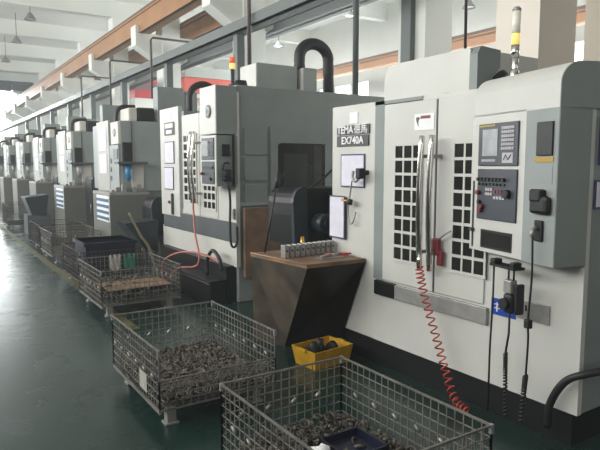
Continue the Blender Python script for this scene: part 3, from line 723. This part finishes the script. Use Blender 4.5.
MB().tube([(2.92, 9.74, 1.62), (2.92, 9.74, 1.40), (2.92, 9.74, 1.34)], [.05, .05, .02], 12).build('spindle', M['cyan'], m3)
MB().box(3.0, 3.2, 9.80, 9.85, 1.2, 1.615, .004).build('splash_panel', M['cream'], m3)
MB().box(2.56, 3.22, 9.6, 10.7, 1.11, 1.15).build('work_table', M['steel'], m3)
for i in range(6): MB().box(2.62+.09*i, 2.68+.09*i, 9.7+.05*(i % 2), 9.78+.05*(i % 2), 1.15, 1.19+.04*(i % 3), .004).build('fixture', M['alu'], m3)
MB().box(2.80, 2.84, 10.45, 11.25, 1.1, 2.38).build('service_panel', M['panel'], m3)
MB().box(2.794, 2.801, 10.6, 11.1, 1.85, 2.25).build('notice', M['paper'], m3)
MB().box(2.794, 2.801, 10.6, 11.1, 1.45, 1.8).build('notice', M['paper'], m3)
hoodb = MB().box(3.15, 3.46, 9.9, 10.4, 2.34, 2.58, .03).build('extractor', M['black'], m3)
MB().box(3.0, 3.15, 9.9, 10.4, 2.34, 2.57, .03).build('extractor_cover', M['cream'], hoodb)
MB().tube(catm([(2.97, 10.5, 2.32), (2.97, 10.5, 2.5), (3.05, 10.5, 2.62), (3.3, 10.5, 2.64)], 5), .04, 8).build('hose', M['rubber'], hoodb)
ca = MB().box(2.56, 3.22, 9.6, 10.7, .0, 1.11, .006).build('front_cabinet', M['sheet'], m3)
MB().box(2.548, 2.56, 9.62, 10.4, .66, 1.09).build('drawer_bank', M['letter'], ca)
for i in range(4): MB().box(2.54, 2.549, 9.64, 10.38, .69+.1*i, .74+.1*i).build('drawer_front', M['blue_drawer'], ca)
mlabels = ['second grey milling station of the row, behind the tool cabinet', 'third grey milling station of the row, hazy',
 'fourth grey milling station of the row, hazy', 'fifth grey milling station of the row, hazy and small', 'sixth grey milling station of the row, near the left frame edge',
 'seventh grey milling station, smallest and touching the left frame edge']
for i in range(6):
    c = copy_tree(m3); c.location.y = 11.0 + 3.62*(i+1); c['label'] = mlabels[i]
    for o in list(children(c)):
        if o.name.startswith('spindle') and not o.name.startswith('spindle_head'):
            o.data = o.data.copy(); o.data.materials[0] = M['steel']
        if i >= 1:
            for q in list(children(o)):
                if q.name.startswith('drawer'): bpy.data.objects.remove(q)
    cab = thing('tool_cabinet', (3.2, 12.6+3.62*i, 0), ['dark cabinet between the first and second grey milling stations', 'dark cabinet between the second and third grey milling stations',
        'dark cabinet between the third and fourth grey milling stations', 'dark cabinet before the fifth grey milling station', 'dark cabinet before the sixth grey milling station', 'dark cabinet before the farthest grey milling station'][i], 'cabinet', 'dark cabinets between the stations')
    y = 12.3+3.62*i
    MB().box(2.95, 3.6, y, y+.6, 0, 1.35, .01).build('case', M['teal'], cab)
    MB().box(2.93, 2.95, y+.03, y+.57, .1, 1.3, .003).build('door', M['black'], cab)
    MB().tube([(2.92, y+.1, .6), (2.92, y+.1, .8)], .01, 6).build('handle', M['steel'], cab)

# far bins in front of the row
t = thing('scrap_chute', (2.4, 14.8, 0), 'dark funnel shaped scrap chute in front of the far milling stations', 'chute')
MB().add([(1.95, 14.4, .86), (2.45, 14.4, .92), (2.45, 15.1, .92), (1.95, 15.1, .86), (2.1, 14.5, .45), (2.4, 14.5, .4), (2.4, 15.1, .4), (2.1, 15.1, .45)], [(0, 1, 2, 3), (4, 5, 1, 0), (5, 6, 2, 1), (6, 7, 3, 2), (7, 4, 0, 3), (7, 6, 5, 4)]).build('hopper_shell', M['teal'], t)
MB().box(2.0, 2.5, 14.5, 15.1, 0, .45).build('stand', M['band'], t)

# ================================================================== WIRE BASKETS
def wire_panel(p0, du, L_, z0, z1, step=.05, r=.0033, hinge=None, tilt=None):
    """grid panel from p0 along unit vector du, length L_"""
    b = MB(); du = Vector(du)
    def P(s, z): q = Vector(p0)+du*s; return (q.x, q.y, z)
    n = max(2, round(L_/step))
    for i in range(n+1):
        s = L_*i/n; b.tube([P(s, z0), P(s, z1)], r if 0 < i < n else r*1.8, 4, cap=False)
    m_ = max(2, round((z1-z0)/step))
    for j in range(m_+1):
        z = z0+(z1-z0)*j/m_; b.tube([P(0, z), P(L_, z)], r if 0 < j < m_ else r*2.0, 4, cap=False)
    if hinge:
        for i in range(int(L_/.16)):
            s = .1+i*.16; b.tube([P(s, hinge-.012), P(s+.03, hinge+.012)], r*3, 5)
    return b
def basket(x0, x1, y0, y1, label, wm, front_low=True, zt=.5, zb=.13, group='wire mesh baskets on the floor'):
    t = thing('wire_basket', ((x0+x1)/2, (y0+y1)/2, 0), label, 'basket', group)
    zm = (zb+zt)/2
    wire_panel((x0, y0, 0), (0, 1, 0), y1-y0, zb, zt, hinge=zm).build('side_panel', wm, t)
    wire_panel((x1, y0, 0), (0, 1, 0), y1-y0, zb, zt, hinge=zm).build('side_panel', wm, t)
    wire_panel((x0, y1, 0), (1, 0, 0), x1-x0, zb, zt, hinge=zm).build('end_panel', wm, t)
    fz = zm if front_low else zt
    wire_panel((x0, y0, 0), (1, 0, 0), x1-x0, zb, fz).build('end_panel', wm, t)
    f = MB()
    n = round((x1-x0)/.05); m_ = round((y1-y0)/.05)
    for i in range(n+1): x = x0+(x1-x0)*i/n; f.tube([(x, y0, zb), (x, y1, zb)], .0028, 4, cap=False)
    for j in range(m_+1): y = y0+(y1-y0)*j/m_; f.tube([(x0, y, zb+.003), (x1, y, zb+.003)], .0028, 4, cap=False)
    for y in (y0+.12, y1-.12): f.box(x0+.02, x1-.02, y-.02, y+.02, zb-.03, zb-.004)
    f.box(x0-.004, x0+.012, y0, y1, zb-.02, zb-.002); f.box(x1-.012, x1+.004, y0, y1, zb-.02, zb-.002)
    f.build('base_grid', wm, t)
    for x in (x0+.1, x1-.1):
        for y in (y0+.1, y1-.1):
            l = MB(); l.box(x-.03, x+.03, y-.03, y+.03, .012, zb-.02, .004); l.box(x-.045, x+.045, y-.04, y+.04, 0, .014, .003)
            l.build('leg', M['steel'], t)
    for (x, y) in ((x0, y0), (x0, y1), (x1, y0), (x1, y1)): MB().box(x-.008, x+.008, y-.008, y+.008, zt-.035, zt+.006).build('corner_clip', M['alu'], t)
    return t
B1 = basket(1.12, 1.92, 3.25, 4.24, 'empty looking wire basket with lowered front panel in the middle foreground', M['wire'])
fp = MB()
# folded upper half of the front panel lying inside
for i in range(17): x = 1.12+.05*i; fp.tube([(x, 3.27, .31), (x, 3.42, .17)], .0028, 4, cap=False)
for j in range(5): y = 3.27+.15*j/4; fp.tube([(1.13, y, .31-.14*j/4), (1.91, y, .31-.14*j/4)], .003, 4, cap=False)
fp.build('folded_flap', M['wire'], B1)
fp = MB().box(1.117, 1.12, 3.48, 3.62, .17, .29, .001); fp.build('tag', M['cloth'], B1)
B2 = basket(1.21, 1.97, 1.53, 2.58, 'wire basket with scrap parts and blue tray, cut off by the bottom frame edge', M['wire'], front_low=False)
B3 = basket(1.50, 2.36, 6.06, 7.08, 'third wire basket back with brown sheet and green cloth in it', M['wire'], front_low=False)
B4 = basket(1.62, 2.42, 7.56, 8.6, 'fourth wire basket back carrying a dark blue crate', M['wire_dark'], front_low=False)
B5 = basket(1.72, 2.5, 10.0, 11.05, 'fifth wire basket back, standing on a short leg by the yellow line', M['wire'], front_low=False)
B6 = basket(1.76, 2.52, 11.4, 12.45, 'sixth wire basket back, half hidden behind the fifth', M['wire_dark'], front_low=False)
B7 = basket(1.74, 2.5, 15.9, 16.95, 'farthest wire basket near the left frame edge', M['wire_dark'], front_low=False, zt=.62)

def heap(x0, x1, y0, y1, z, n, m, label, hgt=.05, size=.03):
    b = MB()
    for i in range(n):
        x = random.uniform(x0, x1); y = random.uniform(y0, y1)
        zz = z + random.uniform(0, hgt)
        T = Matrix.Translation((x, y, zz)) @ Matrix.Rotation(random.uniform(0, PI), 4, 'Z') @ Matrix.Rotation(random.uniform(-1.2, 1.2), 4, 'X')
        q = MB(T); s_ = size*random.uniform(.6, 1.2)
        if i % 3 == 0:
            q.tube([(s_*math.cos(a*PI/5), s_*math.sin(a*PI/5), 0) for a in range(10)], s_*.3, 5, closed=True)
        elif i % 3 == 1: q.tube([(0, 0, -s_), (0, 0, s_)], [s_*.5, s_*.35], 7)
        else: q.box(-s_, s_, -s_*.4, s_*.4, -s_*.25, s_*.25, s_*.1)
        b.v += q.v; o = len(b.v)-len(q.v); b.f += [[k+o for k in f] for f in q.f]; b.sm += q.sm
    zmin = min(v[2] for v in b.v)
    b.v = [(v[0], v[1], v[2]-zmin+z) for v in b.v]
    return solo('metal_parts_heap', b, m, label, 'metal parts', kind='stuff')
# thin liner sheet in basket 1 with small parts over it
heap(1.14, 1.90, 3.27, 4.22, .14, 1700, M['part'], 'layer of small grimy metal parts covering the bottom of the foreground basket', .02, .022)
heap(1.25, 1.93, 1.6, 2.52, .14, 800, M['part'], 'heap of small dark metal parts filling the bottom right basket', .06, .024)
heap(1.56, 2.30, 6.12, 7.0, .14, 300, M['part'], 'dark metal parts under the brown sheet in the third basket', .08, .035)
# basket 2 contents
t = thing('blue_tray', (1.62, 2.12, .22), 'navy blue plastic tray lying in the bottom right basket', 'tray')
b = MB(); bx0, bx1, by0, by1 = 1.56, 1.80, 1.98, 2.22; b.box(bx0, bx1, by0, by1, .225, .235); b.box(bx0, bx0+.01, by0, by1, .235, .27); b.box(bx1-.01, bx1, by0, by1, .235, .27); b.box(bx0, bx1, by0, by0+.01, .235, .27); b.box(bx0, bx1, by1-.01, by1, .235, .27)
b.build('shell', M['navy'], t)
t = thing('spindle_part', (1.5, 1.9, .23), 'shiny white and black turned part lying in the bottom right basket', 'metal part')
MB().tube([(1.46, 2.16, .255), (1.50, 2.13, .26), (1.51, 2.12, .265), (1.54, 2.10, .27)], [.022, .022, .034, .014], 12).build('turned_body', M['letter'], t)
MB().tube([(1.42, 2.19, .25), (1.46, 2.16, .255)], .028, 12).build('dark_collar', M['rubber'], t)
# basket 3 contents
solo('cardboard_sheet', MB().box(1.60, 2.30, 6.15, 6.62, .265, .275), M['brown'], 'brown sheet lying on the parts in the third basket', 'sheet')
def drape(x, y, m, label, w_=.14, h_=.18):
    b = MB(); n = 8; vs = []; fs = []
    for i in range(n+1):
        for j in range(9):
            s = j/8; 
            yy = y - .03 + (.06*s if s < .4 else .024 + .02*math.sin(i*1.4)); 
            off = -h_*abs(1 - s*2)**1.0
            vs.append((x + w_*i/n, y + (s-.5)*.05 + .008*math.sin(i*1.7+j), .512 + (off if s < .5 else off*.9) + .006*math.sin(i*2.1)))
    for i in range(n):
        for j in range(8): a = i*9+j; fs.append((a, a+1, a+10, a+9))
    b.add(vs, fs, True)
    return solo('work_glove', b, m, label, 'cloth', 'cloths on the third basket')
drape(2.03, 7.08, M['green'], 'green cloth draped over the back rim of the third basket')
drape(1.86, 7.08, M['cloth'], 'off white cloth draped over the back rim of the third basket', .13)
solo('curved_stick', MB().tube(catm([(2.62, 7.48, .02), (2.50, 7.48, .48), (2.38, 7.48, .68), (2.24, 7.5, .98)], 6), [.02]*7+[.018]*6+[.015]*5+[.012], 8), M['straw'], 'pale yellow stick standing behind the third basket', 'stick')
# crate in basket 4
t = thing('plastic_crate', (2.05, 8.0, .14), 'dark navy plastic crate sitting inside the fourth basket', 'crate')
b = MB(); cx0, cx1, cy0, cy1 = 1.72, 2.36, 7.66, 8.3; zz = .60
b.box(cx0, cx1, cy0, cy1, .14, .16); b.box(cx0, cx0+.02, cy0, cy1, .16, zz); b.box(cx1-.02, cx1, cy0, cy1, .16, zz); b.box(cx0, cx1, cy0, cy0+.02, .16, zz); b.box(cx0, cx1, cy1-.02, cy1, .16, zz)
b.build('crate_body', M['navy'], t)
b = MB(); b.box(cx0-.02, cx1+.02, cy0-.02, cy0+.02, zz-.04, zz); b.box(cx0-.02, cx1+.02, cy1-.02, cy1+.02, zz-.04, zz); b.box(cx0-.02, cx0+.02, cy0, cy1, zz-.04, zz); b.box(cx1-.02, cx1+.02, cy0, cy1, zz-.04, zz); b.build('crate_rim', M['navy'], t)

# ================================================================== LIGHT
def area(loc, rot, sx, sy, e, col=(1, 1, 1)):
    l = bpy.data.lights.new('light', 'AREA'); l.shape = 'RECTANGLE'; l.size = sx; l.size_y = sy; l.energy = e; l.color = col
    o = bpy.data.objects.new('window_light', l); COL.objects.link(o); o.location = loc; o.rotation_euler = rot; return o
# daylight from the windows on the unseen left side of the aisle
area((-6.5, 13, 5.2), (0, math.radians(-75), 0), 3.5, 28, 1250, (1, .995, .975))
# added overhead fill that brightens the neighbouring hall and its wall
area((10.8, 18, 7.0), (0, 0, 0), 3, 36, 1800)
# added fill at the left, tilted up to brighten the ceiling
area((-6.5, 18, 4.6), (0, math.radians(-122), 0), 3, 36, 2600, (1, 1, .99))
# added fill light behind the viewer, no known source there
area((1, -3.8, 3.2), (math.radians(90), 0, 0), 10, 4, 120, (1, .98, .95))
area((0, 49.5, 5.4), (math.radians(-82), 0, 0), 13, 3.4, 2600, (.93, .98, 1))  # far end window
# neighbouring hall windows
area((14.8, 16, 3.4), (0, math.radians(105), 0), 4, 34, 2600, (.97, .99, 1))
w = bpy.data.worlds.new('world'); scene.world = w; w.use_nodes = True
bg = w.node_tree.nodes['Background']; bg.inputs['Color'].default_value = (.93, .97, 1, 1); bg.inputs['Strength'].default_value = .55

# light haze in the hall air (world volume)
hv = w.node_tree.nodes.new('ShaderNodeVolumeScatter')
hv.inputs['Density'].default_value = .0065; hv.inputs['Anisotropy'].default_value = .2; hv.inputs['Color'].default_value = (.95, .98, 1, 1)
w.node_tree.links.new(hv.outputs['Volume'], w.node_tree.nodes['World Output'].inputs['Volume'])
# ================================================================== CAMERA
cam = bpy.data.cameras.new('camera'); co = bpy.data.objects.new('camera', cam); COL.objects.link(co)
cam.sensor_width = 36; cam.lens = 579/600*36; cam.clip_end = 200
co.location = (0, 0, 1.6)
co.rotation_euler = (math.radians(90-5.916), 0, -math.radians(33.137))
scene.camera = co
scene.view_settings.view_transform = 'Standard'
scene.view_settings.look = 'None'
scene.view_settings.exposure = 0
for o in bpy.data.objects:
    if '_w' in o: del o['_w']
